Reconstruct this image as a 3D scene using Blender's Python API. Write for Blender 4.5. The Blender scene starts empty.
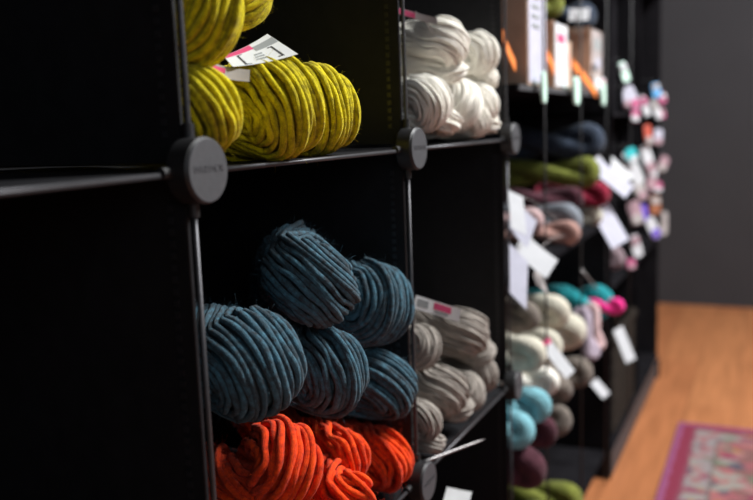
import bpy, math, random
import numpy as np
from mathutils import Vector, Matrix
random.seed(4); RNG = np.random.RandomState(11)
S = 0.37            # one storage cube, metres
ZO = 2.25           # height of the middle shelf line above the floor, in cubes
C = bpy.context.scene.collection
def W(x, y, z): return Vector((x*S, y*S, (z+ZO)*S))

# ------------------------------------------------------------------ materials
def nt(name):
    m = bpy.data.materials.new(name); m.use_nodes = True
    n = m.node_tree.nodes; l = m.node_tree.links
    return m, n, l, n['Principled BSDF']
def ramp(n, stops):
    r = n.new('ShaderNodeValToRGB')
    while len(r.color_ramp.elements) < len(stops): r.color_ramp.elements.new(0.5)
    for e, (p, c) in zip(r.color_ramp.elements, stops): e.position = p; e.color = (*c, 1)
    return r
def plain(name, col, rough=.5, metal=0., vary=.15, scale=30., bump=0., spec=.5):
    m, n, l, b = nt(name)
    tc = n.new('ShaderNodeTexCoord'); no = n.new('ShaderNodeTexNoise')
    no.inputs['Scale'].default_value = scale; no.inputs['Detail'].default_value = 4
    l.new(tc.outputs['Object'], no.inputs['Vector'])
    c0 = tuple(max(0, c*(1-vary)) for c in col); c1 = tuple(min(1, c*(1+vary)) for c in col)
    r = ramp(n, [(.3, c0), (.7, c1)])
    l.new(no.outputs['Fac'], r.inputs['Fac']); l.new(r.outputs['Color'], b.inputs['Base Color'])
    b.inputs['Specular IOR Level'].default_value = spec; b.inputs['Roughness'].default_value = rough; b.inputs['Metallic'].default_value = metal
    if bump:
        bp = n.new('ShaderNodeBump'); bp.inputs['Strength'].default_value = bump; bp.inputs['Distance'].default_value = .002
        l.new(no.outputs['Fac'], bp.inputs['Height']); l.new(bp.outputs['Normal'], b.inputs['Normal'])
    return m
def yarn(name, stops, blotch=170., fibre=1100., bump=.9, sheen=.08):
    """wool: heathered colour, each strand a little different, fine fibres in the bump"""
    m, n, l, b = nt(name)
    tc = n.new('ShaderNodeTexCoord')
    a = n.new('ShaderNodeTexNoise'); a.inputs['Scale'].default_value = blotch; a.inputs['Detail'].default_value = 5
    a.inputs['Roughness'].default_value = .65
    l.new(tc.outputs['Object'], a.inputs['Vector'])
    f = n.new('ShaderNodeTexNoise'); f.inputs['Scale'].default_value = fibre; f.inputs['Detail'].default_value = 3
    l.new(tc.outputs['Object'], f.inputs['Vector'])
    g = n.new('ShaderNodeNewGeometry')
    mx = n.new('ShaderNodeMath'); mx.operation = 'MULTIPLY_ADD'; mx.inputs[1].default_value = .16; 
    l.new(g.outputs['Random Per Island'], mx.inputs[0]); l.new(a.outputs['Fac'], mx.inputs[2])
    m2 = n.new('ShaderNodeMath'); m2.operation = 'MULTIPLY_ADD'; m2.inputs[1].default_value = .45
    l.new(f.outputs['Fac'], m2.inputs[0]); l.new(mx.outputs[0], m2.inputs[2])
    m3 = n.new('ShaderNodeMath'); m3.operation = 'SUBTRACT'; m3.inputs[1].default_value = .305
    l.new(m2.outputs[0], m3.inputs[0])
    r = ramp(n, stops); l.new(m3.outputs[0], r.inputs['Fac']); l.new(r.outputs['Color'], b.inputs['Base Color'])
    b.inputs['Roughness'].default_value = .95
    b.inputs['Specular IOR Level'].default_value = .15
    b.inputs['Sheen Weight'].default_value = sheen; b.inputs['Sheen Roughness'].default_value = .5
    bp = n.new('ShaderNodeBump'); bp.inputs['Strength'].default_value = bump; bp.inputs['Distance'].default_value = .0012
    l.new(f.outputs['Fac'], bp.inputs['Height']); l.new(bp.outputs['Normal'], b.inputs['Normal'])
    return m

BLACK = plain('black_plastic', (.0085, .0085, .010), .6, 0, .2, 60, spec=.2)
EDGE = plain('panel_edging', (.012, .012, .014), .45, 0, .2, 90)
ROD = plain('dark_steel_rod', (.065, .065, .07), .45, .7, .1, 80)
ROD2 = plain('black_steel_rod', (.02, .02, .022), .6, .0, .1, 80)
CONN = plain('black_connector', (.010, .010, .011), .5, 0, .1, 80)
FACE = plain('grey_disc_face', (.045, .047, .052), .6, 0, .12, 220)
INK = plain('dark_ink', (.03, .03, .035), .7)
INKG = plain('grey_ink', (.25, .27, .27), .7)
PINK = plain('pink_ink', (.62, .06, .17), .7)
PAPER = plain('white_paper', (.66, .68, .68), .75, 0, .04, 60)
PAPERG = plain('grey_paper', (.46, .46, .52), .75, 0, .06, 60)
TAG = plain('white_tag_card', (.52, .53, .55), .8, 0, .05, 60)
TAGG = plain('lilac_tag_card', (.42, .42, .50), .8, 0, .06, 60)
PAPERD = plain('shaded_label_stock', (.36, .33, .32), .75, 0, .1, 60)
KRAFT = plain('kraft_board', (.48, .33, .24), .85, 0, .12, 25)
STEEL = plain('needle_steel', (.30, .29, .29), .4, .6, .05, 50)
DARKW = plain('black_board', (.011, .0105, .012), .85, 0, .25, 14, spec=0)
GREYB = plain('lit_board_edge', (.04, .04, .044), .6, 0, .2, 14)  # black board painted greyer, for light falling on its front edges
MINT = plain('mint_plastic', (.62, .86, .74), .4, 0, .04, 60)

Y_BLUE = yarn('teal_blue_wool', [(.27, (.022, .025, .028)), (.42, (.038, .062, .078)), (.58, (.050, .118, .160)), (.8, (.085, .22, .30))])
Y_GREEN = yarn('chartreuse_wool', [(.2, (.16, .125, .006)), (.42, (.42, .35, .006)), (.6, (.68, .57, .006)), (.85, (.86, .74, .015))])
Y_ORANGE = yarn('orange_red_wool', [(.2, (.22, .018, .010)), (.42, (.62, .038, .006)), (.6, (.90, .070, .005)), (.85, (1., .13, .01))])
def yc(name, c, d=.55, blotch=60, sheen=.1):
    return yarn(name, [(.25, tuple(v*d for v in c)), (.55, c), (.9, tuple(min(1, v*1.25) for v in c))], blotch, 700, .5, sheen)
Y_CREAM = yc('cream_wool', (.84, .81, .73), .9)
Y_IVORY = yc('ivory_wool', (.60, .57, .47), .75)
Y_GREY = yc('oatmeal_grey_wool', (.335, .30, .265), .75)
Y_NAVY = yc('navy_wool', (.030, .042, .065), .6)
Y_OLIVE = yc('olive_wool', (.17, .19, .035), .5)
Y_MAROON = yc('maroon_wool', (.085, .028, .040), .6)
Y_RED = yc('crimson_wool', (.30, .02, .05), .6)
Y_SLATE = yc('slate_wool', (.20, .22, .25), .5)
Y_PEACH = yc('peach_wool', (.48, .28, .24), .7)
Y_MAUVE = yc('mauve_wool', (.27, .20, .22), .6)
Y_TEAL = yc('turquoise_wool', (.02, .29, .32), .5)
Y_BROWN = yc('taupe_wool', (.20, .17, .145), .6)
Y_CYAN = yc('sky_blue_wool', (.20, .44, .50), .7)
Y_LILAC = yc('lilac_wool', (.42, .35, .42), .7)
Y_PINK = yc('hot_pink_wool', (.85, .04, .28), .7)
Y_BLUSH = yc('blush_wool', (.60, .42, .42), .7)

# ------------------------------------------------------------------ mesh helpers
class MB:
    def __init__(s): s.v = []; s.f = []; s.n = 0
    def add(s, v, f):
        v = np.asarray(v, float); f = [tuple(int(i)+s.n for i in q) for q in f]
        s.v.append(v); s.f += f; s.n += len(v); return s
    def box(s, a, b, M=None):
        x0, y0, z0 = a; x1, y1, z1 = b
        v = np.array([(x, y, z) for x in (x0, x1) for y in (y0, y1) for z in (z0, z1)], float)
        if M is not None: v = np.array([M @ Vector(q) for q in v])
        return s.add(v, [(0,1,3,2), (4,6,7,5), (0,4,5,1), (2,3,7,6), (0,2,6,4), (1,5,7,3)])
    def tube(s, P, r, k=8, caps=True):
        P = np.asarray([tuple(p) for p in P], float); n = len(P)
        r = np.broadcast_to(np.asarray(r, float), (n,))
        T = np.gradient(P, axis=0); T /= np.linalg.norm(T, axis=1)[:, None]+1e-12
        up = np.array([0, 0, 1.]) if abs(T[0][2]) < .9 else np.array([1., 0, 0])
        A = np.cross(T, up); A /= np.linalg.norm(A, axis=1)[:, None]+1e-12
        B = np.cross(T, A); ph = np.arange(k)*2*np.pi/k
        v = P[:, None]+r[:, None, None]*(np.cos(ph)[None, :, None]*A[:, None]+np.sin(ph)[None, :, None]*B[:, None])
        f = [(i*k+j, i*k+(j+1) % k, (i+1)*k+(j+1) % k, (i+1)*k+j) for i in range(n-1) for j in range(k)]
        if caps: f += [tuple(range(k))[::-1], tuple((n-1)*k+j for j in range(k))]
        return s.add(v.reshape(-1, 3), f)
    def disc(s, c, ax, r, h, k=48, bev=.0):
        """solid cylinder from c along ax, length h, with a bevelled far rim"""
        c = np.array(tuple(c)); ax = np.array(tuple(ax), float); ax /= np.linalg.norm(ax)
        A = np.cross(ax, (0, 0, 1.)) if abs(ax[2]) < .9 else np.cross(ax, (1., 0, 0)); A /= np.linalg.norm(A); B = np.cross(ax, A)
        ph = np.arange(k)*2*np.pi/k; ring = np.cos(ph)[:, None]*A+np.sin(ph)[:, None]*B
        rr = [(r-bev, 0), (r, bev), (r, h-bev), (r-bev, h)]
        v = np.concatenate([c+ax*q+ring*p for p, q in rr])
        f = [(i*k+j, i*k+(j+1) % k, (i+1)*k+(j+1) % k, (i+1)*k+j) for i in range(3) for j in range(k)]
        f += [tuple(range(k))[::-1], tuple(3*k+j for j in range(k))]
        return s.add(v, f)
    def build(s, name, mat, parent=None, loc=None, smooth=False, origin=None):
        v = np.concatenate(s.v)
        o3 = np.array(tuple(origin)) if origin is not None else np.zeros(3)
        if origin is not None: v = v-o3
        me = bpy.data.meshes.new(name); me.from_pydata(v.tolist(), [], s.f); me.validate(); me.update()
        if smooth: me.polygons.foreach_set('use_smooth', [True]*len(me.polygons))
        me.materials.append(mat)
        o = bpy.data.objects.new(name, me); C.objects.link(o)
        if origin is not None and parent is None: o.location = Vector(o3)
        if parent is not None: o.parent = parent
        return o
def tag(o, label, cat, group=None):
    o['label'] = label; o['category'] = cat
    if group: o['group'] = group
    return o
def struct(o): o['kind'] = 'structure'; return o
def empty(name, loc):
    e = bpy.data.objects.new(name, None); C.objects.link(e); e.location = loc; e.empty_display_size = .02; return e

# ------------------------------------------------------------------ yarn hanks
def hank_curve(a, H, tau, psiF, e=1.0, nl=46, nT=26):
    """twisted loop along local X: two legs that wind round each other, a U-turn at each end.
       returns centre points, outward normals"""
    P = []; N = []
    def lat(psi): return np.array([0, math.cos(psi), math.sin(psi)])
    X = np.array([1., 0, 0])
    psiB = psiF-tau
    # start in the middle of the back U-turn
    for i in range(nT//2, nT):
        al = math.pi*i/nT                    # from second leg round to first leg
        L = lat(psiB); P.append(-X*(H+e*a*math.sin(al)) - L*a*math.cos(al)); N.append(-X*math.sin(al) - L*math.cos(al))
    for i in range(nl):
        t = i/nl; s = -H+2*H*t; L = lat(psiB+tau*t); P.append(X*s+L*a); N.append(L)
    for i in range(nT):
        al = math.pi*i/nT; L = lat(psiF); P.append(X*(H+e*a*math.sin(al))+L*a*math.cos(al)); N.append(X*math.sin(al)+L*math.cos(al))
    for i in range(nl):
        t = i/nl; s = H-2*H*t; L = lat(psiF-tau*t); P.append(X*s-L*a); N.append(-L)
    for i in range(nT//2+1):
        al = math.pi*i/nT; L = lat(psiB); P.append(-X*(H+e*a*math.sin(al)) - L*a*math.cos(al)); N.append(-X*math.sin(al) - L*math.cos(al))
    P = np.array(P); N = np.array(N)
    # smooth the joins
    for _ in range(2):
        Q = P.copy(); Q[1:-1] = .25*P[:-2]+.5*P[1:-1]+.25*P[2:]; P = Q
    T = np.gradient(P, axis=0); T /= np.linalg.norm(T, axis=1)[:, None]
    N -= (N*T).sum(1)[:, None]*T; N /= np.linalg.norm(N, axis=1)[:, None]
    return P, N, np.cross(T, N), T
def hank_mesh(mb, R, H, psi, tau, yaw, pitch, origin, style, rs=.0072, wind=1.2, seed=0, squash=1.0, fuzz=0, e=1.0, af=.46, bz=1.0, kk=7, loose=1.0):
    """R, H, rs in cubes. origin in metres."""
    rg = np.random.RandomState(seed)
    a = R*af*S; r = R*(1-af)*S; Hm = H*S
    P, N, B, T = hank_curve(a, Hm, tau, psi, e, *((46, 26) if style == 'strand' else (34, 22)))
    n = len(P); t = np.linspace(0, 1, n)
    # the bundle swells where it turns
    sw = 1+.10*np.abs(P[:, 0])/(Hm+a)*(np.abs(P[:, 0]) > Hm*.8)
    sw = np.convolve(np.pad(sw, 3, mode='edge'), np.ones(7)/7, 'valid')
    rot = Matrix.Rotation(yaw, 3, 'Z') @ Matrix.Rotation(-pitch, 3, 'Y')
    Rm = np.array(rot); o = np.array(tuple(origin))
    ea = np.linspace(0, 2*np.pi, 721); el = np.concatenate([[0], np.cumsum(np.hypot(np.diff(np.cos(ea)), np.diff(np.sin(ea))*bz))])
    per = el[-1]
    def em(phi):                  # equal steps along the flattened bundle
        return np.interp((phi % (2*np.pi))/(2*np.pi)*per, el, ea)
    def put(v):
        v = v*np.array([1, 1, squash]) if squash != 1 else v
        return v @ Rm.T + o
    hair = []
    if style == 'strand':
        rsm = rs*S
        ns = max(9, int(per*(r-rsm)/(2*rsm)*1.02))
        k = kk; ph2 = np.arange(k)*2*np.pi/k
        def strand(phi, rad, rr):
            phi = em(phi); nn = np.cos(phi)[:, None]*N+np.sin(phi)[:, None]*B
            c = P+(np.cos(phi)[:, None]*N+bz*np.sin(phi)[:, None]*B)*rad[:, None]
            tt = np.gradient(c, axis=0); tt /= np.linalg.norm(tt, axis=1)[:, None]
            n2 = nn-(nn*tt).sum(1)[:, None]*tt; n2 /= np.linalg.norm(n2, axis=1)[:, None]; b2 = np.cross(tt, n2)
            v = c[:, None]+rr[:, None, None]*(np.cos(ph2)[None, :, None]*n2[:, None]+np.sin(ph2)[None, :, None]*b2[:, None])
            f = [(i*k+j, i*k+(j+1) % k, (i+1)*k+(j+1) % k, (i+1)*k+j) for i in range(n-1) for j in range(k)]
            mb.add(put(v.reshape(-1, 3)), f); hair.append((put(c), nn @ Rm.T, rr))
        for q in range(ns):
            ph0 = 2*math.pi*(q+rg.uniform(-.18, .18))/ns
            w1, w2 = rg.uniform(0, 6.28, 2); w3 = rg.uniform(3, 9)
            phi = ph0+wind*2*math.pi*t+(loose*1.1/ns)*2*np.sin(w3*6.28*t+w1)+(loose*1.5/ns)*np.sin(2.3*w3*6.28*t+w2)
            rad = (r*sw-rsm)+rsm*.5*loose*np.sin((w3*.7+2)*6.28*t+w2)+rsm*loose*rg.uniform(-.8, .35)
            strand(phi, rad, rsm*(1.06+.12*np.sin(60*t+w1)+0*t)*rg.uniform(.93, 1.1))
        for q in range(int(7*loose)):      # strays lying over the rest
            ph0 = rg.uniform(0, 6.28); w1 = rg.uniform(0, 6.28)
            phi = ph0+(wind+rg.uniform(-.35, .35)*loose)*2*math.pi*t+.25*np.sin(9*t+w1)
            strand(phi, r*sw+rsm*.25+rsm*.4*np.sin(22*t+w1), np.full(n, rsm*.95))
        core = r-2.0*rsm
        ph = np.arange(14)*2*np.pi/14
        v = P[:, None]+core*(np.cos(ph)[None, :, None]*N[:, None]+bz*np.sin(ph)[None, :, None]*B[:, None])
        mb.add(put(v.reshape(-1, 3)), [(i*14+j, i*14+(j+1) % 14, (i+1)*14+(j+1) % 14, (i+1)*14+j) for i in range(n-1) for j in range(14)])
        for q in range(fuzz):
            c, nn, rr = hair[rg.randint(len(hair))]; i = rg.randint(n-1)
            d = nn[i]+rg.normal(0, .7, 3); d /= np.linalg.norm(d); g = rg.normal(0, 1, 3); g /= np.linalg.norm(g)
            p0 = c[i]+nn[i]*rr[i]*.9; ln = rg.uniform(.0025, .008); wv = np.cross(d, g); wv /= np.linalg.norm(wv)+1e-9; wv *= .00006
            pts = [p0, p0+d*ln*.4, p0+d*ln*.75+g*ln*.2, p0+d*ln+g*ln*.5]
            v = [p for q2 in pts for p in (q2-wv, q2+wv)]
            mb.add(v, [(0, 1, 3, 2), (2, 3, 5, 4), (4, 5, 7, 6)])
    else:
        K = 104; ph = np.arange(K)*2*np.pi/K
        g1 = rg.uniform(0, 6.28, 6)
        ng = 17
        PH = ph[None, :]+0*t[:, None]; TT = t[:, None]
        u = PH-wind*2*math.pi*TT+.10*np.sin(5*TT*6.28+2*PH+g1[0])+.05*np.sin(11*TT*6.28+3*PH+g1[3])
        amp = .085*r
        rad = r*sw[:, None]*(1+.035*np.sin(3*PH+g1[1]+6*TT)+.03*np.sin(2*PH-9*TT+g1[2]))
        rad = rad-amp*(.5-.5*np.cos(ng*u))**3*(.6+.4*np.sin(3*u+g1[4]))-amp*.28*(.5+.5*np.cos(52*u*1.0+g1[5]))
        v = P[:, None]+rad[:, :, None]*(np.cos(PH)[:, :, None]*N[:, None]+bz*np.sin(PH)[:, :, None]*B[:, None])
        mb.add(put(v.reshape(-1, 3)), [(i*K+j, i*K+(j+1) % K, (i+1)*K+(j+1) % K, (i+1)*K+j) for i in range(n-1) for j in range(K)])
def hank(P, R, mat, label, group=None, psi=1.57, tau=4.2, yaw=-90, pitch=0, H=.2, style='fine', name='yarn_hank', labels=None, knob=None, **kw):
    """P = centre of the visible front loop, in cubes"""
    yr = math.radians(yaw); pr = math.radians(pitch)
    d = Vector((math.cos(yr)*math.cos(pr), math.sin(yr)*math.cos(pr), math.sin(pr)))
    cen = W(*P)-d*(H*S)
    mb = MB(); hank_mesh(mb, R, H, psi, tau, yr, pr, cen, style, **kw)
    if knob:
        dx_, dy_, dz_, rk = knob; kw2 = dict(kw); kw2['seed'] = kw.get('seed', 0)+500; kw2['bz'] = 1.15
        hank_mesh(mb, rk, H*.8, psi+.9, tau, yr, pr, W(P[0]+dx_, P[1]+dy_, P[2]+dz_)-d*(H*.8*S), style, **kw2)
    base = cen-Vector((0, 0, R*S))
    if not labels:
        o = mb.build(name, mat, smooth=True, origin=base); tag(o, label, 'yarn', group); return o
    e_ = empty(name, base); tag(e_, label, 'yarn', group)
    mb.build('yarn', mat, e_, smooth=True, origin=base)
    for L in labels:
        cd = card(e_, base, *L)
        q = (W(*L[1][0])+W(*L[1][1]))/2; e2 = q+(cen+d*(H*S)-q)*min(1, .8); k_ = (q+e2)/2+Vector((0, 0, .004))
        sm = MB(); sm.tube([q, q.lerp(k_, .6), k_, k_.lerp(e2, .5), e2], .0005, 5); sm.build('string', PAPERD, cd, origin=base)
    return e_

def card(parent, base, name, c3, mat=PAPER, prints=(), bend=0., lab=None, curl=0.):
    """paper tag through three corners (top-left, top-right, bottom-left) in cubes; prints = (u0,u1,v0,v1,material)"""
    a, b, c = [np.array(tuple(W(*q))) for q in c3[:3]]; D4 = np.array(tuple(W(*c3[3])))-b-c+a if len(c3) > 3 else np.zeros(3)
    U = b-a; V = c-a; Nn = np.cross(U, V); Nn /= np.linalg.norm(Nn); th = .00035
    size = max(np.linalg.norm(U), np.linalg.norm(V))
    def pt(u, v, h): return a+U*u+V*v+D4*u*v+Nn*(h+bend*size*(u*(1-u)*4)+curl*size*v*v)
    def sheet(u0, u1, v0, v1, h0, h1, k=10):
        v = []; g = np.linspace(0, 1, k+1)
        for h in (h0, h1):
            for i in g:
                for j in g: v.append(pt(u0+(u1-u0)*i, v0+(v1-v0)*j, h))
        m = (k+1)**2; f = []
        for i in range(k):
            for j in range(k):
                q = (i*(k+1)+j, i*(k+1)+j+1, (i+1)*(k+1)+j+1, (i+1)*(k+1)+j)
                f += [q[::-1], tuple(x+m for x in q)]
        for i in range(k):
            for (p, q) in (((i)*(k+1), (i+1)*(k+1)), ((i+1)*(k+1)+k, i*(k+1)+k), (i+1, i), (k*(k+1)+i, k*(k+1)+i+1)):
                f.append((p, q, q+m, p+m))
        return v, f
    mb = MB(); mb.add(*sheet(0, 1, 0, 1, -th/2, th/2))
    o = mb.build(name, mat, parent, origin=base)
    if lab: o['label'] = lab
    for (u0, u1, v0, v1, pm, nm) in prints:
        for sgn in (1, -1):
            m2 = MB(); s1, s2 = sorted((sgn*th*.5, sgn*(th*.5+.0002))); m2.add(*sheet(u0, u1, v0, v1, s1, s2, 6))
            m2.build(nm, pm, o, origin=base)
    return o
# ------------------------------------------------------------------ the room
def slab(name, a, b, mat):
    mb = MB(); mb.box(a, b); return struct(mb.build(name, mat))
# floor: orange toned planks running along the aisle
m, n, l, b = nt('orange_oak_planks')
tc = n.new('ShaderNodeTexCoord'); mp = n.new('ShaderNodeMapping'); l.new(tc.outputs['Object'], mp.inputs['Vector'])
br = n.new('ShaderNodeTexBrick'); br.inputs['Scale'].default_value = 1; br.inputs['Brick Width'].default_value = 1.3; br.inputs['Row Height'].default_value = .13
br.inputs['Mortar Size'].default_value = .0015; br.inputs['Color1'].default_value = (.385, .145, .058, 1); br.inputs['Color2'].default_value = (.45, .182, .074, 1)
br.inputs['Mortar'].default_value = (.28, .11, .045, 1); br.offset = .37
l.new(mp.outputs['Vector'], br.inputs['Vector'])
mp2 = n.new('ShaderNodeMapping'); mp2.inputs['Scale'].default_value = (3, 28, 1); l.new(tc.outputs['Object'], mp2.inputs['Vector'])
no = n.new('ShaderNodeTexNoise'); no.inputs['Scale'].default_value = 1.5; no.inputs['Detail'].default_value = 6; l.new(mp2.outputs['Vector'], no.inputs['Vector'])
r = ramp(n, [(.3, (.72, .68, .62)), (.7, (1.1, 1.08, 1.05))]); l.new(no.outputs['Fac'], r.inputs['Fac'])
mx = n.new('ShaderNodeMix'); mx.data_type = 'RGBA'; mx.blend_type = 'MULTIPLY'; mx.inputs['Factor'].default_value = .8
l.new(br.outputs['Color'], mx.inputs['A']); l.new(r.outputs['Color'], mx.inputs['B']); l.new(mx.outputs['Result'], b.inputs['Base Color'])
b.inputs['Roughness'].default_value = .42
FLOOR = m
WALL = plain('charcoal_paint', (.032, .031, .035), .8, 0, .06, 6, .1)
slab('floor', (-2.6, -3.4, -.05), (3.60, .50, 0), FLOOR)
slab('wall_back', (3.552, -3.4, 0), (3.65, .50, 2.8), WALL)
slab('wall_left', (-2.6, .42, 0), (3.552, .50, 2.8), WALL)
slab('wall_right', (-2.6, -3.4, 0), (3.552, -3.32, 2.8), plain('grey_paint', (.22, .21, .21), .8))
slab('ceiling', (-2.6, -3.4, 2.8), (3.65, .50, 2.9), plain('ceiling_paint', (.35, .34, .33), .9))

# ------------------------------------------------------------------ shelving made of cubes with round connectors
def text_obj(body, size, loc, rot, mat, parent, name, extrude=.0002):
    cu = bpy.data.curves.new(name, 'FONT'); cu.body = body; cu.size = size; cu.align_x = 'CENTER'; cu.align_y = 'CENTER'; cu.extrude = extrude
    cu.materials.append(mat); t_ = bpy.data.objects.new(name, cu); C.objects.link(t_); bpy.context.view_layer.update()
    me = bpy.data.meshes.new_from_object(t_); bpy.data.objects.remove(t_); me.name = name
    o = bpy.data.objects.new(name, me); C.objects.link(o)
    o.location = loc; o.rotation_euler = rot; o.parent = parent; return o
def cube_shelf():
    def W(x, y, z): return Vector((x*S, (y+.021)*S, (z+ZO)*S))
    org = W(.5, .5, -2.25)
    root = empty('cube_shelf', org)
    tag(root, 'black cube shelving unit with round grey connector discs nearest the camera', 'shelving')
    xs = [-1, 0, 1, 2]; zs = [-2, -1, 0, 1, 2]; D = .93; th = .010
    rr = .0055
    for i in xs:                                  # upright panels with their front rods
        for z in zs[:-1]:
            mb = MB(); mb.box(W(i-th, .012, z+.015), W(i+th*.2, D, z+.985)); p = mb.build('side_panel', BLACK, root, origin=org)
            sb = MB()
            for side in (-1, 1):
                xo = i-th-.0012 if side < 0 else i+th*.2+.0012
                for kx, yy in ((0, .045),):
                    for q in range(40):
                        zz = z+.06+q*.0222
                        sb.box(W(xo-.0015, yy-.006, zz), W(xo+.0015, yy+.006, zz+.012))
            s_ = sb.build('perforated_edging', EDGE, p)
            s_.data.transform(Matrix.Translation(-org))
            mb = MB(); mb.tube([W(i, .0, z+.05), W(i+.0, .0, z+.07), W(i, 0, z+.5), W(i, 0, z+.95)], rr*S, 10)
            mb.build('upright_rod', ROD, root, smooth=True, origin=org)
    for i in xs[:-1]:
        for z in zs:
            mb = MB(); mb.box(W(i+.004, .014, z-th), W(i+.988, D, z)); mb.build('shelf_panel', BLACK, root, origin=org)
            mb = MB(); mb.tube([W(i+.05, 0, z-.004), W(i+.5, 0, z-.004), W(i+.95, 0, z-.004)], rr*S, 10)
            mb.build('shelf_rod', ROD, root, smooth=True, origin=org)
    for i in xs:
        for z in zs:
            mb = MB(); mb.disc(W(i, .012, z), (0, -1, 0), .0605*S, .048*S, 56, .0015); 
            for dx, dz in ((1, 0), (-1, 0), (0, 1), (0, -1)):        # sockets that grip the rods
                mb.tube([W(i+dx*.03, .0, z+dz*.03), W(i+dx*.085, .0, z+dz*.085)], .0105*S, 12)
            cn = mb.build('connector', CONN, root, smooth=False, origin=org)
            mf = MB(); mf.disc(W(i, -.0355, z), (0, -1, 0), .058*S, .004*S, 56, .0006)
            fc = mf.build('disc_face', FACE, cn); fc.data.transform(Matrix.Translation(-org)); fc['label'] = 'grey embossed disc face'
            if z in (-1, 0) and i >= 0:
                t_ = text_obj('WHITMOR', .0068, W(i, -.0397, z+.002)-org, (math.pi/2, 0, 0), INK, cn, 'embossed_lettering')
    return root
cube_shelf()

# ------------------------------------------------------------------ middle bookcase (posts and boards) and the far one
def slat_unit(name, label, x0, x1, posts, levels, ztop, zbot, solid_side=True, yback=.94, yf=0.0):
    org = W((x0+x1)/2, .45, -2.25); root = empty(name, org); tag(root, label, 'shelving')
    for z in levels:
        mb = MB(); mb.box(W(x0, yf+.005, z-.022), W(x1, yback, z)); mb.build('shelf', DARKW, root, origin=org)
        mb = MB(); mb.box(W(x0, yf-.006, z-.026), W(x1, yf+.005, z-.002)); mb.build('shelf_edge', GREYB if abs(z-.215) < .01 else DARKW, root, origin=org)  # only the top shelf edge gets the painted-in lit grey
    for x in posts:
        mb = MB(); mb.tube([W(x, yf-.014, zbot), W(x, yf-.014, (zbot+ztop)/2), W(x, yf-.014, ztop)], .0048*S, 10); mb.build('post', ROD2, root, smooth=True, origin=org)
    mb = MB(); mb.box(W(x0, yback, -2.1), W(x1, yback+.02, ztop)); mb.build('back_panel', DARKW, root, origin=org)
    return root, org
mid, mo = slat_unit('post_bookcase', 'black bookcase with thin posts, its top shelf carrying kraft boxes', 2.10, 4.02,
                [2.47, 3.24, 3.98], [-2.04, -.56, .215], 1.7, -2.25)
mb = MB(); mb.box(W(2.10, .30, -1.462), W(4.02, .94, -1.44)); mb.build('inner_shelf', DARKW, mid, origin=mo)
far, fo = slat_unit('tall_bookcase', 'tall black bookcase with a solid plinth standing farthest along the aisle', 4.06, 6.46,
                [4.73], [-2.04, -.98, .10, 1.1], 1.75, -2.04, yf=-.03)
for nm, x in (('side_panel', 4.06), ('side_panel', 5.26), ('side_panel', 6.44)):
    mb = MB(); mb.box(W(x, -.03, -2.25), W(x+.02, .94, 1.75)); mb.build(nm, DARKW, far, origin=fo)
mb = MB(); mb.box(W(4.08, -.036, -2.235), W(6.44, -.01, -2.07)); mb.build('plinth', GREYB, far, origin=fo)
mb = MB(); mb.box(W(6.40, -.05, -2.25), W(6.47, -.03, -2.10)); mb.build('foot', DARKW, far, origin=fo)
mb = MB(); mb.box(W(4.09, .14, -.9), W(6.43, .16, 1.0)); mb.build('peg_panel', DARKW, far, origin=fo)

# ------------------------------------------------------------------ hanks, near cubes
gb = 'teal blue hanks in the lower cube'; go = 'orange hanks in the lower cube'; gg = 'chartreuse hanks in the upper cube'
def blue(P, R, label, **k): return hank(P, R, Y_BLUE, label, gb, style='strand', rs=.0076, fuzz=2600, **k)
blue((.505, .080, -.300), .121, 'teal blue chunky yarn hank on top of the blue pile', psi=2.38, tau=.9, yaw=-140, pitch=2, wind=.16, seed=1, af=.30, H=.12, bz=1.0, loose=.6)
blue((.870, .090, -.430), .116, 'teal blue chunky yarn hank at the upper right of the blue pile, beside the upright', psi=1.35, tau=2.2, yaw=-112, wind=.25, seed=2, af=.34, bz=1.3, loose=.5)
blue((.235, .085, -.432), .118, 'largest teal blue hank, at the left of the pile against the near upright', psi=1.95, tau=2.2, yaw=-116, pitch=4, wind=.25, seed=3, af=.34, bz=1.3, loose=.5)
blue((.573, .080, -.540), .108, 'teal blue hank in the middle of the lower blue row, between two other hanks', psi=1.75, tau=2.2, yaw=-116, wind=.25, seed=4, af=.34, bz=1.15, loose=.5)
blue((.885, .085, -.665), .112, 'lowest right teal blue hank, curled like a ring beside the upright', psi=2.3, tau=2.0, yaw=-104, wind=.2, seed=5, af=.42, bz=1.1, loose=.5)
def orange(P, R, label, **k): return hank(P, R, Y_ORANGE, label, go, style='strand', rs=.0085, fuzz=900, **k)
orange((.300, .075, -.685), .100, 'large orange-red hank at the left under the largest blue hank', psi=1.15, tau=2.6, yaw=-112, pitch=24, wind=.5, seed=6, H=.17, bz=1.3, loose=.7)
orange((.655, .085, -.800), .076, 'orange-red hank in the middle of the row, under the middle blue hanks', psi=1.7, tau=3.0, yaw=-112, wind=.4, seed=7, bz=1.1, loose=.7)
orange((.865, .070, -.890), .086, 'orange-red hank at the right end of the row beside the upright', psi=1.9, tau=2.6, yaw=-108, wind=.3, seed=8, bz=1.1, loose=.6)
orange((.530, .020, -.845), .066, 'small orange-red loop bulging forward between the other orange hanks', psi=2.4, tau=3.2, yaw=-118, wind=.6, seed=9, H=.13, bz=1.3, loose=.8)
orange((.300, .075, -.890), .085, 'lowest orange-red hank on the shelf below the large one', psi=.7, tau=3.0, yaw=-100, wind=.6, seed=10, bz=1.2, loose=.7)
def green(P, R, label, **k): return hank(P, R, Y_GREEN, label, gg, style='strand', rs=.0072, fuzz=900, **k)
green((.590, .095, .112), .110, 'chartreuse hank on the shelf at the right end of the green pile', psi=1.75, tau=2.0, yaw=-122, wind=.22, seed=11, H=.16, af=.34, bz=1.15, loose=.5)
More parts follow.
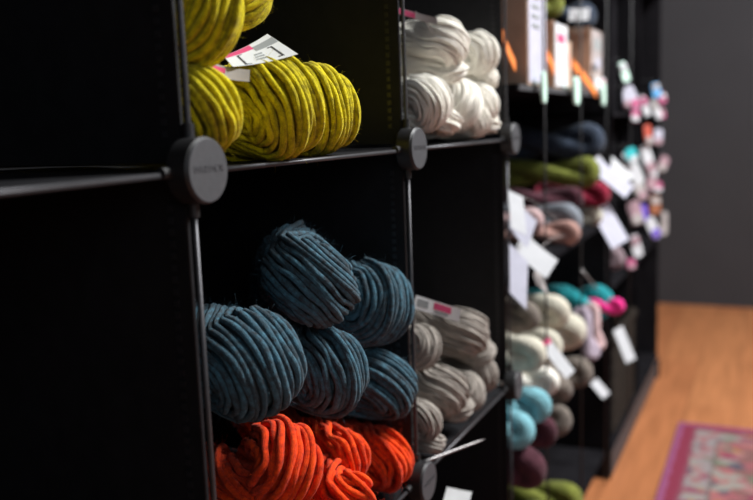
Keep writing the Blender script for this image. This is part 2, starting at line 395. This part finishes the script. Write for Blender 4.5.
green((.350, .060, .116), .112, 'chartreuse hank on the shelf directly under the white label', psi=1.95, tau=2.4, yaw=-112, wind=.3, seed=16, H=.2, af=.38, bz=1.15, loose=.7)
green((.100, .070, .112), .088, 'chartreuse hank low at the left, right behind the connector disc', psi=2.1, tau=2.8, yaw=-104, wind=.35, seed=12, bz=1.1, loose=.5)
green((.105, .075, .295), .104, 'chartreuse hank high at the left against the near upright', psi=1.3, tau=2.6, yaw=-106, pitch=-18, wind=.25, seed=13, H=.16, bz=1.0, loose=.5)
gt = green((.30, .12, .365), .095, 'chartreuse hank at the top of the green pile above the white label', psi=1.0, tau=2.6, yaw=-60, wind=.25, bz=1.1, loose=.5, seed=14, H=.2)
green((.45, .50, .11), .09, 'chartreuse hank deep in the cube behind the others', psi=1.2, tau=3.6, yaw=-84, wind=.6, seed=15, H=.2)

# printed labels of the green pile, slipped under the top hanks
def free_card(name, label, group, *a, cat='label', **k):
    base = W(*a[0][0]); e_ = empty(name, base); tag(e_, label, cat, group); card(e_, base, 'card', *a, **k); return e_
# white label with its artwork
e_ = free_card('yarn_label', 'white yarn label with pink and grey band and bracket print between green hanks', None,
   ((.245, .107, .223), (.379, .081, .276), (.219, .067, .197), (.341, -.016, .224)), PAPER,
   [(.0, .56, .02, .24, PINK, 'pink_band'), (.56, .99, .16, .38, INKG, 'grey_band'), (.20, .235, .28, .95, INK, 'bracket_bar'), (.80, .835, .42, .90, INK, 'bracket_bar'),
    (.235, .30, .28, .31, INK, 'bracket_tick'), (.235, .30, .92, .95, INK, 'bracket_tick'), (.74, .80, .42, .45, INK, 'bracket_tick'), (.74, .80, .87, .90, INK, 'bracket_tick'),
    (.46, .60, .50, .56, INKG, 'text_line'), (.44, .60, .62, .68, INKG, 'text_line'), (.42, .60, .74, .80, INKG, 'text_line')], .03)
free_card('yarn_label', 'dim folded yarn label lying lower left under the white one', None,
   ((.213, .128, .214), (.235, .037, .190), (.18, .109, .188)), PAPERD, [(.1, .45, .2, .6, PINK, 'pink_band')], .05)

# ------------------------------------------------------------------ cream hanks and grey hanks, second column
gw = 'cream hanks in the upper cube'; gk = 'oatmeal grey hanks in the lower cube'
def cream(P, R, label, **k): k.setdefault('bz', 1.25); return hank(P, R*.97, Y_CREAM, label, gw, style='strand', rs=.0044, kk=5, loose=.6, **k)
cream((1.435, .07, .325), .088, 'cream hank at the top left of the cream pile, strands running back from its knob', psi=2.6, tau=2.6, yaw=-104, wind=.25, seed=21, H=.26, bz=1.4, knob=(.03, -.02, -.085, .05),
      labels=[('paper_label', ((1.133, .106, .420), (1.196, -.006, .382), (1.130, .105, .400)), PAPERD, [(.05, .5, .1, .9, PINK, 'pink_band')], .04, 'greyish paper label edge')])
cream((1.800, .07, .320), .080, 'cream hank at the top right of the cream pile', psi=1.9, tau=2.8, yaw=-112, wind=.3, seed=22, H=.2, bz=1.3, knob=(.06, -.01, -.085, .05))
cream((1.250, .07, .132), .092, 'cream hank at the bottom left on the shelf beside the disc', psi=1.9, tau=2.6, yaw=-112, wind=.25, seed=23, H=.2, knob=(.10, -.03, -.055, .056))
cream((1.560, .07, .130), .095, 'cream hank in the bottom middle of the cream pile with a crossed twist', psi=1.2, tau=3.0, yaw=-116, wind=.4, seed=24, H=.2, knob=(.10, -.03, -.06, .058))
cream((1.815, .08, .135), .085, 'cream hank at the bottom right of the pile beside the far divider', psi=2.2, tau=2.8, yaw=-110, wind=.3, seed=25, H=.18, knob=(.04, -.02, -.07, .052))
def grey(P, R, label, **k): k.setdefault('bz', 1.2); return hank(P, R*.97, Y_GREY, label, gk, style='strand', rs=.0044, kk=5, loose=.75, **k)
grey((1.570, .07, -.680), .096, 'topmost oatmeal grey hank carrying a white and pink label', psi=2.6, tau=2.6, yaw=-102, wind=.25, seed=31, H=.26, bz=1.4, knob=(.14, -.01, -.10, .062),
     labels=[('paper_label', ((1.116, .056, -.452), (1.197, -.061, -.507), (1.107, .060, -.492)), PAPER, [(.42, .80, .12, .62, PINK, 'pink_print'), (.45, .74, .68, .86, INKG, 'grey_print'), (.05, .3, .2, .75, INKG, 'grey_print')], .03, 'white label with pink print')])
grey((1.250, .11, -.655), .075, 'oatmeal grey hank at the upper left of the grey pile behind the blue ring', psi=1.3, tau=3.0, yaw=-108, wind=.4, seed=32)
grey((1.330, .07, -.825), .096, 'oatmeal grey hank in the middle of the grey pile with loose strands', psi=2.4, tau=2.6, yaw=-104, wind=.25, seed=33, H=.22, bz=1.3, knob=(.10, -.02, -.085, .060))
grey((1.760, .08, -.885), .085, 'oatmeal grey hank at the lower right of the grey pile by the shelf rod', psi=1.9, tau=3.0, yaw=-112, wind=.4, seed=34, H=.18, bz=1.1)
grey((1.590, .07, -.910), .075, 'oatmeal grey hank low in the grey pile between two others', psi=1.2, tau=3.0, yaw=-112, wind=.4, seed=35, H=.18)
grey((1.120, .05, -.855), .070, 'oatmeal grey hank lowest at the left, beside the lower disc', psi=1.9, tau=3.0, yaw=-104, wind=.4, seed=36, H=.2, bz=1.0, knob=(.04, -.01, -.085, .05))

# steel needle lying on the shelf, pointing out
mb = MB(); a = W(1.00, .03, -.955); b2 = W(1.291, -.10, -.960)
mb.tube([a.lerp(b2, t) for t in (0, .3, .6, .85, .95, 1)], [.0016, .0016, .0016, .0014, .0008, .0002], 10)
tag(mb.build('knitting_needle', STEEL, smooth=True, origin=W(1.0, .03, -.968)), 'long pale steel knitting needle sticking out under the grey hanks', 'needle')
# lower cube
hank((1.30, .10, -1.52), .16, Y_BROWN, 'dark taupe hank in the bottom cube under the grey pile', None, psi=1.5, tau=4, yaw=-84, wind=.4, seed=37, H=.2,
     labels=[('paper_label', ((1.201, .003, -1.104), (1.249, -.066, -1.131), (1.169, .006, -1.142)), PAPER, [], .03, 'white paper label')])

# ------------------------------------------------------------------ middle bookcase contents
def H_(nm, P, R, mat, label, group, **k): return hank(P, R, mat, label, group, **k)
gu = 'hanks on the middle shelf of the post bookcase'; gl = 'hanks on the lower shelf of the post bookcase'
L4a = ('paper_label', ((4.035, .093, -.125), (4.103, .051, -.092), (4.078, -.110, -.332)), TAG, [], 0, 'long white tag')
L4b = ('paper_label', ((3.810, .084, -.204), (3.898, .043, -.144), (3.879, -.141, -.405)), TAGG, [], 0, 'long pale tag')
L5 = ('paper_label', ((3.799, .047, -.470), (3.912, -.032, -.427), (3.760, -.088, -.694)), TAGG, [(.25, .75, .08, .14, INK, 'text_line')], 0, 'pale lilac tag')
T1 = ('paper_label', ((2.194, .075, -.217), (2.225, .019, -.250), (2.113, .040, -.367)), TAG, [], 0, 'white tag')
T1b = ('paper_label', ((2.249, .052, -.265), (2.261, -.030, -.355), (2.154, .069, -.365)), TAGG, [], .04, 'white tag')
T2 = ('paper_label', ((2.291, .031, -.411), (2.331, -.102, -.531), (2.209, .061, -.478)), TAG, [], .03, 'large white tag')
T3 = ('paper_label', ((2.108, .048, -.429), (2.122, -.027, -.508), (1.994, .026, -.604)), TAGG, [], 0, 'white tag')
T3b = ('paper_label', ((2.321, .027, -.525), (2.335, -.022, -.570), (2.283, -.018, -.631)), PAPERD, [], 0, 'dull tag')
hank((3.70, .05, -.065), .105, Y_NAVY, 'navy blue hank on top of the pile behind the thin posts', gu, psi=1.5, wind=.5, seed=41, H=.30, yaw=-88)
hank((3.64, .05, -.235), .088, Y_OLIVE, 'olive green hank under the navy hank', gu, psi=1.5, wind=.5, seed=42, H=.30, labels=[L4a, L4b])
hank((3.44, .08, -.370), .066, Y_MAROON, 'dark maroon hank under the olive hank', gu, psi=1.4, wind=.5, seed=43, H=.28)
hank((3.765, .0, -.375), .074, Y_RED, 'crimson hank end poking out beside the pale lilac tag', gu, psi=1.7, wind=.5, seed=44, H=.16, labels=[L5])
hank((3.08, .04, -.450), .092, Y_SLATE, 'slate grey hank on the left of the shelf behind the white tags', gu, psi=1.6, wind=.6, seed=45, H=.24, labels=[T1, T1b])
hank((2.990, .0, -.500), .060, Y_PEACH, 'small peach hank hanging over the shelf edge', gu, psi=1.6, wind=.6, seed=46, H=.18, labels=[T2])
hank((2.72, .12, -.41), .062, Y_BLUSH, 'blush pink hank behind the white tags', gu, psi=1.6, wind=.6, seed=47, H=.18, labels=[T3, T3b])
hank((3.771, .03, -.500), .062, Y_IVORY, 'ivory hank under the crimson hank', gu, psi=1.6, wind=.6, seed=48, H=.2)
hank((3.86, .03, -1.040), .110, Y_TEAL, 'bright turquoise hank at the right of the lower pile', gl, psi=1.3, tau=5, wind=.7, seed=49, H=.18, yaw=-80)
hank((3.83, -.10, -1.050), .050, Y_PINK, 'hot pink hank poking out in front of the turquoise hank', gl, psi=1.6, wind=.5, seed=50, H=.10, bz=1.0,
     labels=[('paper_label', ((4.03, -.05, -1.250), (4.08, -.10, -1.228), (3.97, -.14, -1.438)), TAG, [], 0, 'white tag')])
hank((2.850, .05, -.880), .088, Y_IVORY, 'ivory hank at the top of the lower pile, left of the turquoise one', gl, psi=1.9, wind=.5, seed=51)
hank((3.116, .04, -1.045), .103, Y_IVORY, 'big ivory hank at the right of the lower pile by a long white tag', gl, psi=1.9, tau=5, wind=.5, seed=52, yaw=-80,
     labels=[('paper_label', ((2.539, .037, -.971), (2.590, .007, -.943), (2.544, -.087, -1.125)), TAG, [(.0, 1, -.0, .14, PINK, 'pink_band')], 0, 'long white tag with pink end')])
hank((2.743, .06, -1.030), .085, Y_IVORY, 'ivory hank in the middle of the lower pile', gl, psi=1.4, wind=.5, seed=53)
hank((2.390, .05, -.975), .082, Y_IVORY, 'ivory hank at the left of the lower pile behind the connector disc', gl, psi=1.7, wind=.5, seed=54)
hank((2.583, .12, -.850), .076, Y_BROWN, 'taupe hank at the upper left of the lower pile', gl, psi=1.7, wind=.5, seed=55)
hank((2.499, .0, -1.130), .066, Y_CREAM, 'cream hank at the bottom of the ivory hanks', gl, psi=1.7, wind=.5, seed=56, H=.16)
hank((2.72, .0, -1.235), .078, Y_BROWN, 'taupe hank right under the cream one', gl, psi=2.1, wind=.5, seed=57, H=.18)
hank((2.66, -.01, -1.372), .078, Y_BROWN, 'lowest taupe hank of the lower pile, hanging over', gl, psi=1.2, wind=.5, seed=58, H=.18)
hank((3.389, .04, -1.345), .085, Y_BROWN, 'taupe hank beside the lilac hanks', gl, psi=1.5, wind=.5, seed=59, H=.2)
hank((2.204, -.02, -1.150), .078, Y_CYAN, 'sky blue hank with its round end beside the connector disc', gl, psi=1.6, wind=.5, seed=60, H=.16)
hank((2.10, .03, -1.230), .080, Y_CYAN, 'sky blue hank drooping below the connector disc', gl, psi=1.3, wind=.5, seed=61, H=.12, pitch=-30)
hank((2.40, .0, -1.335), .076, Y_MAROON, 'maroon hank beside the sky blue hanks', gl, psi=1.6, wind=.5, seed=62, H=.18)
hank((2.12, .0, -1.400), .095, Y_MAROON, 'maroon hank low down against the divider', gl, psi=1.9, wind=.5, seed=63, H=.2, pitch=-20)
hank((3.47, -.02, -1.235), .055, Y_LILAC, 'lilac grey hank hanging down in front of the shelf', gl, psi=0.2, tau=2.5, wind=.3, seed=64, H=.10, yaw=-120, pitch=-70,
     labels=[('paper_label', ((3.675, .023, -1.497), (3.726, -.008, -1.472), (3.682, -.052, -1.585)), TAG, [], 0, 'small white tag')])
hank((3.70, -.02, -1.25), .046, Y_BLUSH, 'blush hank hanging beside the lilac hank', gl, psi=0.2, tau=2.5, wind=.3, seed=65, H=.10, yaw=-120, pitch=-75)
hank((3.000, .02, -1.930), .090, Y_OLIVE, 'olive brown hank at the right end of the bottom shelf', 'hanks on the bottom shelf of the post bookcase', psi=1.5, wind=.5, seed=66, H=.24)
hank((2.60, .04, -1.900), .110, Y_OLIVE, 'olive green hank on the bottom shelf near the divider', 'hanks on the bottom shelf of the post bookcase', psi=1.5, wind=.5, seed=67, H=.2)
hank((4.44, .03, -.86), .085, Y_MAUVE, 'mauve hank on the tall bookcase shelf beside a hanging packet', None, psi=1.5, wind=.5, seed=68, H=.06)
mb = MB(); a = W(3.443, .03, -.762); b2 = W(3.58, -.04, -.905)
mb.tube([a.lerp(b2, t) for t in (0, .4, .8, 1)], [.0022, .0022, .0022, .0008], 8)
tag(mb.build('knitting_needle', STEEL, smooth=True, origin=b2), 'short pale needle standing out above the turquoise hank', 'needle')

# ------------------------------------------------------------------ kraft boxes on the top shelf
ZS = .216
def kraft_box(x0, x1, y0, y1, z0, z1, label, front, prints):
    base = W((x0+x1)/2, (y0+y1)/2, z0); r_ = empty('kraft_box', base); tag(r_, label, 'box', 'kraft boxes on the top shelf')
    mb = MB(); mb.box(W(x0, y0, z0), W(x1, y1, z1)); mb.build('carton', KRAFT, r_, origin=base)
    mb = MB(); mb.box(W(x0+.01, y0-.004, z0+.01), W(x1-.01, y0, z1-.01)); w = mb.build('front_sheet', front, r_, origin=base)
    for (u0, u1, v0, v1, pm) in prints:
        mb = MB(); mb.box(W(x0+(x1-x0)*u0, y0-.007, z0+(z1-z0)*v0), W(x0+(x1-x0)*u1, y0-.004, z0+(z1-z0)*v1)); q = mb.build('print', pm, w); q.data.transform(Matrix.Translation(-base))
    mb = MB(); mb.box(W(x0-.012, y0+.0, z1-.03), W(x1+.012, y1+.012, z1)); mb.build('lid', KRAFT, r_, origin=base)
ART = plain('grey_artwork_print', (.30, .26, .25), .8, 0, .55, 55)
kraft_box(2.25, 2.56, .0, .34, ZS, .78, 'tallest kraft box with a white front and dark lettering strokes, by the divider', TAGG,
          [(.2, .55, .42+.07*k, .45+.07*k, INKG) for k in range(5)])
kraft_box(2.80, 3.08, .02, .30, ZS, .53, 'narrow kraft box with a white front, second from the divider', TAG, [(.2, .7, .7, .82, PINK)])
kraft_box(3.68, 4.02, .02, .34, .305, .575, 'wide kraft box with a grey picture front, standing on the white tray', ART,
          [(.2, .8, .55, .8, INKG), (.35, .75, .2, .4, TAGG), (.1, .4, .1, .25, INK)])
base = W(3.85, .18, ZS); r_ = empty('tray', base); tag(r_, 'low white tray with a pink print under the wide kraft box', 'tray')
mb = MB(); mb.box(W(3.66, -.005, ZS), W(4.03, .36, .30)); mb.build('carton', TAG, r_, origin=base)
mb = MB(); mb.box(W(3.88, -.010, ZS+.02), W(3.99, -.005, .285)); mb.build('print', PINK, r_, origin=base)
# kraft boxes deeper on the shelf
kraft_box(2.62, 2.78, .12, .42, ZS, .44, 'low plain kraft box set back between two taller ones', KRAFT, [])
kraft_box(3.15, 3.62, .12, .42, ZS, .50, 'broad kraft box set back behind the orange ribbons', KRAFT, [(.1, .35, .3, .6, INK), (.5, .8, .5, .75, plain('red_print', (.7, .06, .03), .7))])
OR = plain('orange_ribbon', (.85, .23, .04), .6, 0, .1, 60)
MINTG = 'mint shelf clips on the top shelf'
rib = [((2.06, .05, .405), (2.12, .05, .350), (2.20, .04, .290), 'orange ribbon hanging at the divider beside the tallest box'),
       ((2.66, .02, .360), (2.70, .01, .330), (2.75, .01, .290), 'orange ribbon between the tall and the narrow kraft box'),
       ((3.20, .02, .352), (3.45, -.01, .262), (3.62, -.02, .205), 'orange ribbon drooping in front of the broad kraft box'),]
for a, b3, c3, lb in rib:
    a, b3, c3 = W(*a), W(*b3), W(*c3); mb = MB(); wv = Vector((0, 0, .0085)); dv = Vector((0, .0012, 0))
    pts = [a*(1-t)**2+b3*2*t*(1-t)+c3*t*t for t in np.linspace(0, 1, 12)]
    v = []; f = []
    for p in pts: v += [p-wv-dv, p+wv-dv, p+wv+dv, p-wv+dv]
    for i in range(11):
        for j in range(4): f.append((i*4+j, i*4+(j+1) % 4, i*4+4+(j+1) % 4, i*4+4+j))
    f += [(3, 2, 1, 0), (44, 45, 46, 47)]
    mb.add(v, f); tag(mb.build('ribbon', OR, origin=c3), lb, 'ribbon', 'orange ribbons on the top shelf')
for (x, w_, h_, lb) in ((2.36, .040, .115, 'narrow mint clip under the tallest kraft box'), (3.02, .075, .118, 'widest mint clip, under the narrow kraft box'), (3.74, .065, .115, 'mint clip under the white tray')):
    mb = MB()
    # rounded tongue that hooks over the shelf edge
    k = 20; ring = [(w_*.5*math.copysign(abs(math.cos(q))**.6, math.cos(q)), h_*.5*math.copysign(abs(math.sin(q))**.7, math.sin(q))) for q in np.arange(k)*2*math.pi/k]
    v = [W(x+p*1.6, -.045, .205+q*1.15) for p, q in ring]+[W(x+p*1.6, -.033, .205+q*1.15) for p, q in ring]
    mb.add(v, [tuple(range(k)), tuple(range(k, 2*k))[::-1]]+[(i, (i+1) % k, k+(i+1) % k, k+i) for i in range(k)])
    mb.box(W(x-w_*.5, -.034, .217), W(x+w_*.5, .02, .224))
    tag(mb.build('shelf_clip', MINT, origin=W(x, -.02, .16)), lb, 'clip', MINTG)
# small things on top of the boxes
mb = MB(); hank_mesh(mb, .075, .05, 1.2, 2.5, math.radians(-80), 0, W(2.93, .13, .612), 'fine', seed=71, wind=.5)
tag(mb.build('yarn_hank', Y_OLIVE, smooth=True, origin=W(2.93, .1, .537)), 'small olive yellow hank on top of the narrow kraft box', 'yarn')
base = W(3.25, .0, .50); e_ = empty('price_card', base); tag(e_, 'white card leaning high above the broad kraft box', 'card')
card(e_, base, 'card', ((3.224, .038, .626), (3.298, -.051, .630), (3.212, .041, .565)), TAG, [], .03)
mb = MB(); mb.tube([W(3.24, .01, .50), W(3.25, .005, .60)], .0012, 6); mb.build('prong', STEEL, e_, origin=base)
mb = MB(); hank_mesh(mb, .085, .09, 1.2, 2.5, math.radians(-70), 0, W(3.86, .20, .66), 'fine', seed=72, wind=.5)
tag(mb.build('yarn_hank', Y_NAVY, smooth=True, origin=W(3.86, .2, .575)), 'dark hank on top of the wide kraft box', 'yarn')

# ------------------------------------------------------------------ packets hanging from the tall bookcase
pal = {'w': TAG, 'g': TAGG, 'p': plain('pink_skein', (.42, .10, .20), .9), 'b': plain('azure_skein', (.10, .33, .62), .9), 'm': MINT,
       'r': plain('coral_skein', (.45, .08, .05), .9), 'o': plain('rust_skein', (.26, .09, .04), .9), 'v': plain('violet_skein', (.14, .08, .45), .9),
       't': plain('turquoise_skein', (.03, .42, .45), .9), 'k': plain('rose_skein', (.33, .21, .24), .9), 'd': PAPERD}
PK = [(4.676, .192, .067, .147, -25, 'g', 'p', 'grey packet with a pink skein tip hanging near the post top'),
 (5.306, .142, .044, .133, -18, 'w', 'p', 'slim white packet under the azure one'),
 (5.944, .120, .048, .145, -25, 'w', 'd', 'slim white packet slanting beside the pink skein'),
 (5.933, .272, .064, .096, -10, 'b', 'd', 'azure blue packet, topmost near the far end'),
 (6.336, .215, .059, .076, 0, 'p', 'w', 'pink packet beside the azure one'),
 (6.30, .085, .055, .07, 0, 'p', 'k', 'pink packet below and right of the slim white ones'),
 (4.338, .348, .044, .110, -18, 'm', 'w', 'mint white packet hanging highest by the post'),
 (4.424, .182, .039, .100, 0, 'g', 'k', 'narrow lilac packet beside the mint clips'),
 (5.485, -.074, .053, .137, -5, 'r', 'd', 'coral red packet in the upper middle'),
 (6.095, -.105, .066, .115, 10, 'g', 'k', 'lilac grey packet right of the coral one'),
 (4.742, -.279, .075, .215, -25, 'w', 'w', 'long white packet left of the rose ones'),
 (5.498, -.263, .069, .198, -15, 'w', 'k', 'cream white packet under the coral one'),
 (5.743, -.418, .071, .158, 10, 'k', 'w', 'rose packet in the middle of the hanging group'),
 (6.466, -.345, .069, .121, 30, 'k', 'd', 'dull rose packet farthest to the right'),
 (6.066, -.515, .075, .075, 0, 'p', 'w', 'square pink packet in the middle of the group'),
 (5.948, -.653, .082, .131, 0, 'o', 'd', 'rust brown packet under the square pink one'),
 (6.593, -.880, .053, .178, 5, 'd', 'd', 'dull grey packet hanging lowest at the far end'),
 (5.250, -.643, .059, .110, 0, 'v', 'v', 'violet packet left of the rust brown one'),
 (5.836, -.828, .073, .162, -25, 'w', 'v', 'white packet slanting under the violet one'),
 (4.909, -.842, .064, .142, -15, 'w', 'k', 'white packet hanging low beside the lilac tag'),
 (4.681, -.935, .055, .065, 0, 'p', 'k', 'small pink packet hanging lowest on the left'),
 (4.80, .080, .056, .084, 10, 'p', 'w', 'pink packet under the grey one at the post top'),
 (5.085, -.458, .072, .140, -20, 'd', 'k', 'taupe packet between the long white and the rose ones'),
 (4.668, -.190, .070, .090, -20, 't', 'w', 'turquoise packet above the long white one'),
 (4.86, -.600, .085, .150, -15, 'k', 'd', 'mauve packet above the lowest white one')]
for (x, z, w_, h_, ang, c1, c2, lb) in PK:
    base = W(x, -.06, z); r_ = empty('hanging_packet', base); tag(r_, lb, 'packet', 'hanging packets on the tall bookcase')
    nx = Vector((-.72, -.68, .1)).normalized(); side = Vector((0, 0, 1)).cross(nx).normalized(); up = nx.cross(side)
    M = Matrix((side, up, nx)).transposed() @ Matrix.Rotation(math.radians(-ang), 3, 'Z')
    def rb(w, h, cy, d0, d1, rr=.35, k=24):
        ring = []
        for q in np.arange(k)*2*math.pi/k+.13:
            ring.append((w*.5*math.copysign(abs(math.cos(q))**.35, math.cos(q)), cy+h*.5*math.copysign(abs(math.sin(q))**.5, math.sin(q))))
        v = [(p, q, d0) for p, q in ring]+[(p, q, d1) for p, q in ring]
        return [M @ Vector(t_)*1.0 for t_ in v], [tuple(range(k))[::-1], tuple(range(k, 2*k))]+[(i, (i+1) % k, k+(i+1) % k, k+i) for i in range(k)]
    mb = MB(); w_ *= 1.25; h_ *= 1.15; mb.add(*rb(w_*S, h_*S, 0, -.002, .002)); mb.build('sleeve', pal[c1], r_)
    mb = MB(); mb.add(*rb(w_*S*.82, h_*S*.36, (-.26 if x*10 % 2 < 1 else .24)*h_*S, .0021, .0055)); mb.build('mini_skein', pal[c2], r_)
    top = M @ Vector((0, h_*S*.5, 0)); bk = W(x, .16, z)-base+Vector((0, 0, h_*S*.5+.01))
    mb = MB(); mb.tube([top-Vector((0, 0, .004)), top+Vector((0, .006, .008)), bk], .0013, 6); mb.build('hook', ROD2, r_, smooth=True)

# ------------------------------------------------------------------ wicker basket on the bottom shelf of the tall bookcase
WICK = plain('dark_wicker', (.016, .012, .009), .8, 0, .35, 60, spec=.15)
base = W(4.85, .30, -2.038); r_ = empty('wicker_basket', base); tag(r_, 'dark brown wicker basket on the bottom shelf of the tall bookcase', 'basket')
mb = MB(); x0, x1, y0, y1 = 4.30, 5.22, .01, .60
def ringpts(z, off, grow):
    c = []
    for s_ in range(4):
        n_ = 26
        for i in range(n_):
            t = i/n_
            p = [(x0-grow+(x1-x0+2*grow)*t, y0-grow), (x1+grow, y0-grow+(y1-y0+2*grow)*t), (x1+grow-(x1-x0+2*grow)*t, y1+grow), (x0-grow, y1+grow-(y1-y0+2*grow)*t)][s_]
            o_ = .012*(1 if (i+off) % 2 else -1)
            q = [(0, -1), (1, 0), (0, 1), (-1, 0)][s_]; c.append(W(p[0]+q[0]*o_, p[1]+q[1]*o_, z))
    return c+[c[0]]
for k in range(13):
    mb.tube(ringpts(-2.015+k*.048, k, .0), .0215*S, 6)
mb.box(W(x0, y0, -2.03), W(x1, y1, -2.015))
mb.build('woven_body', WICK, r_, smooth=True, origin=base)
mb = MB(); mb.tube(ringpts(-1.385, 0, .01), .028*S, 8); mb.build('rim', WICK, r_, smooth=True, origin=base)

# ------------------------------------------------------------------ rug
m, n, l, b = nt('oriental_rug')
tc = n.new('ShaderNodeTexCoord'); sp = n.new('ShaderNodeSeparateXYZ'); l.new(tc.outputs['Object'], sp.inputs[0])
def math_(op, a, b_=None, c=None):
    q = n.new('ShaderNodeMath'); q.operation = op
    for i, v in enumerate((a, b_, c)):
        if v is None: continue
        if isinstance(v, (int, float)): q.inputs[i].default_value = v
        else: l.new(v, q.inputs[i])
    return q.outputs[0]
RX, RY = 1.10, .62        # half sizes
dx = math_('SUBTRACT', RX, math_('ABSOLUTE', sp.outputs['X'])); dy = math_('SUBTRACT', RY, math_('ABSOLUTE', sp.outputs['Y']))
dm = math_('MINIMUM', dx, dy)
nz = n.new('ShaderNodeTexNoise'); nz.inputs['Scale'].default_value = 40; l.new(tc.outputs['Object'], nz.inputs['Vector'])
dm2 = math_('ADD', dm, math_('MULTIPLY', math_('SUBTRACT', nz.outputs['Fac'], .5), .018))
r1 = n.new('ShaderNodeValToRGB'); r1.color_ramp.interpolation = 'CONSTANT'
st = [(0, (0.210, 0.050, 0.125)), (.012, (0.165, 0.013, 0.037)), (0.042, (0.150, 0.045, 0.065)), (0.050, (0.200, 0.170, 0.170)), (0.100, (0.110, 0.085, 0.080)), (0.108, (0.260, 0.085, 0.085)), (0.150, (0.150, 0.065, 0.060))]
while len(r1.color_ramp.elements) < len(st): r1.color_ramp.elements.new(.5)
for e_, (p_, c_) in zip(r1.color_ramp.elements, st): e_.position = p_; e_.color = (*c_, 1)
l.new(dm2, r1.inputs['Fac'])
vo = n.new('ShaderNodeTexVoronoi'); vo.inputs['Scale'].default_value = 30; l.new(tc.outputs['Object'], vo.inputs['Vector'])
sc_ = n.new('ShaderNodeSeparateColor'); l.new(vo.outputs['Color'], sc_.inputs[0])
r2 = n.new('ShaderNodeValToRGB'); r2.color_ramp.interpolation = 'CONSTANT'
st = [(0, (0.225, 0.065, 0.075)), (.25, (0.165, 0.015, 0.050)), (.42, (0.210, 0.190, 0.165)), (.56, (0.100, 0.110, 0.075)), (.68, (0.275, 0.130, 0.025)), (.80, (0.060, 0.050, 0.070)), (.88, (0.250, 0.110, 0.110))]
while len(r2.color_ramp.elements) < len(st): r2.color_ramp.elements.new(.5)
for e_, (p_, c_) in zip(r2.color_ramp.elements, st): e_.position = p_; e_.color = (*c_, 1)
l.new(sc_.outputs[0], r2.inputs['Fac'])
inner = math_('GREATER_THAN', dm2, .108); band = math_('MULTIPLY', math_('GREATER_THAN', dm2, .050), math_('LESS_THAN', dm2, .100))
mk = math_('MAXIMUM', math_('MULTIPLY', inner, math_('GREATER_THAN', sc_.outputs[1], .42)), math_('MULTIPLY', band, math_('MULTIPLY', .8, math_('GREATER_THAN', sc_.outputs[2], .4))))
mx = n.new('ShaderNodeMix'); mx.data_type = 'RGBA'; l.new(mk, mx.inputs['Factor']); l.new(r1.outputs['Color'], mx.inputs['A']); l.new(r2.outputs['Color'], mx.inputs['B'])
l.new(mx.outputs['Result'], b.inputs['Base Color']); b.inputs['Roughness'].default_value = .95
RUG = m
mb = MB(); mb.box((-RX, -RY, 0), (RX, RY, .007))
o = mb.build('rug', RUG); o.location = (1.945-RX, -.125-RY, .0); tag(o, 'magenta bordered oriental rug lying on the wooden floor', 'rug')

# ------------------------------------------------------------------ light
def area(name, loc, target, size, power, col=(1, 1, 1), sy=None):
    d = bpy.data.lights.new(name, 'AREA'); d.energy = power; d.size = size; d.color = col
    if sy: d.shape = 'RECTANGLE'; d.size_y = sy
    o = bpy.data.objects.new(name, d); C.objects.link(o); o.location = loc
    o.rotation_euler = (Vector(target)-Vector(loc)).to_track_quat('-Z', 'Y').to_euler(); return o
area('ceiling_lamp_far', (2.1, -1.9, 2.5), (1.6, -.1, .7), .8, 105, (1, .99, 1))
area('ceiling_lamp_near', (1.25, -1.15, 2.5), (.62, .0, .85), .35, 69, (.98, 1, 1))
area('aisle_fill_light', (-1.6, -1.9, 1.7), (.3, 0, .75), 1.4, 11, (.80, .90, 1))  # added soft fill from behind the camera, no real source; lifts the shaded yarn
wd = bpy.data.worlds.new('room_dim'); bpy.context.scene.world = wd; wd.use_nodes = True
wd.node_tree.nodes['Background'].inputs[0].default_value = (.5, .55, .65, 1); wd.node_tree.nodes['Background'].inputs[1].default_value = .05

# ------------------------------------------------------------------ camera
cam = bpy.data.cameras.new('camera'); co = bpy.data.objects.new('camera', cam); C.objects.link(co)
cam.sensor_fit = 'HORIZONTAL'; cam.sensor_width = 36; cam.lens = 36*844.7/753
yaw, pit, rol = .442358, -.145171, -.037352
f_ = Vector((math.cos(yaw)*math.cos(pit), math.sin(yaw)*math.cos(pit), math.sin(pit)))
r0 = f_.cross(Vector((0, 0, 1))).normalized(); u0 = r0.cross(f_)
rr = math.cos(rol)*r0+math.sin(rol)*u0; uu = -math.sin(rol)*r0+math.cos(rol)*u0
M = Matrix((rr, uu, -f_)).transposed().to_4x4(); M.translation = W(-1.24600, -.93412, .06676)
co.matrix_world = M
cam.clip_start = .02
cam.dof.use_dof = True; cam.dof.focus_distance = .72; cam.dof.aperture_fstop = 3.8
sc = bpy.context.scene; sc.camera = co
sc.view_settings.view_transform = 'Standard'; sc.view_settings.look = 'None'; sc.view_settings.exposure = 0; sc.view_settings.gamma = 1
sc.view_settings.use_curve_mapping = False
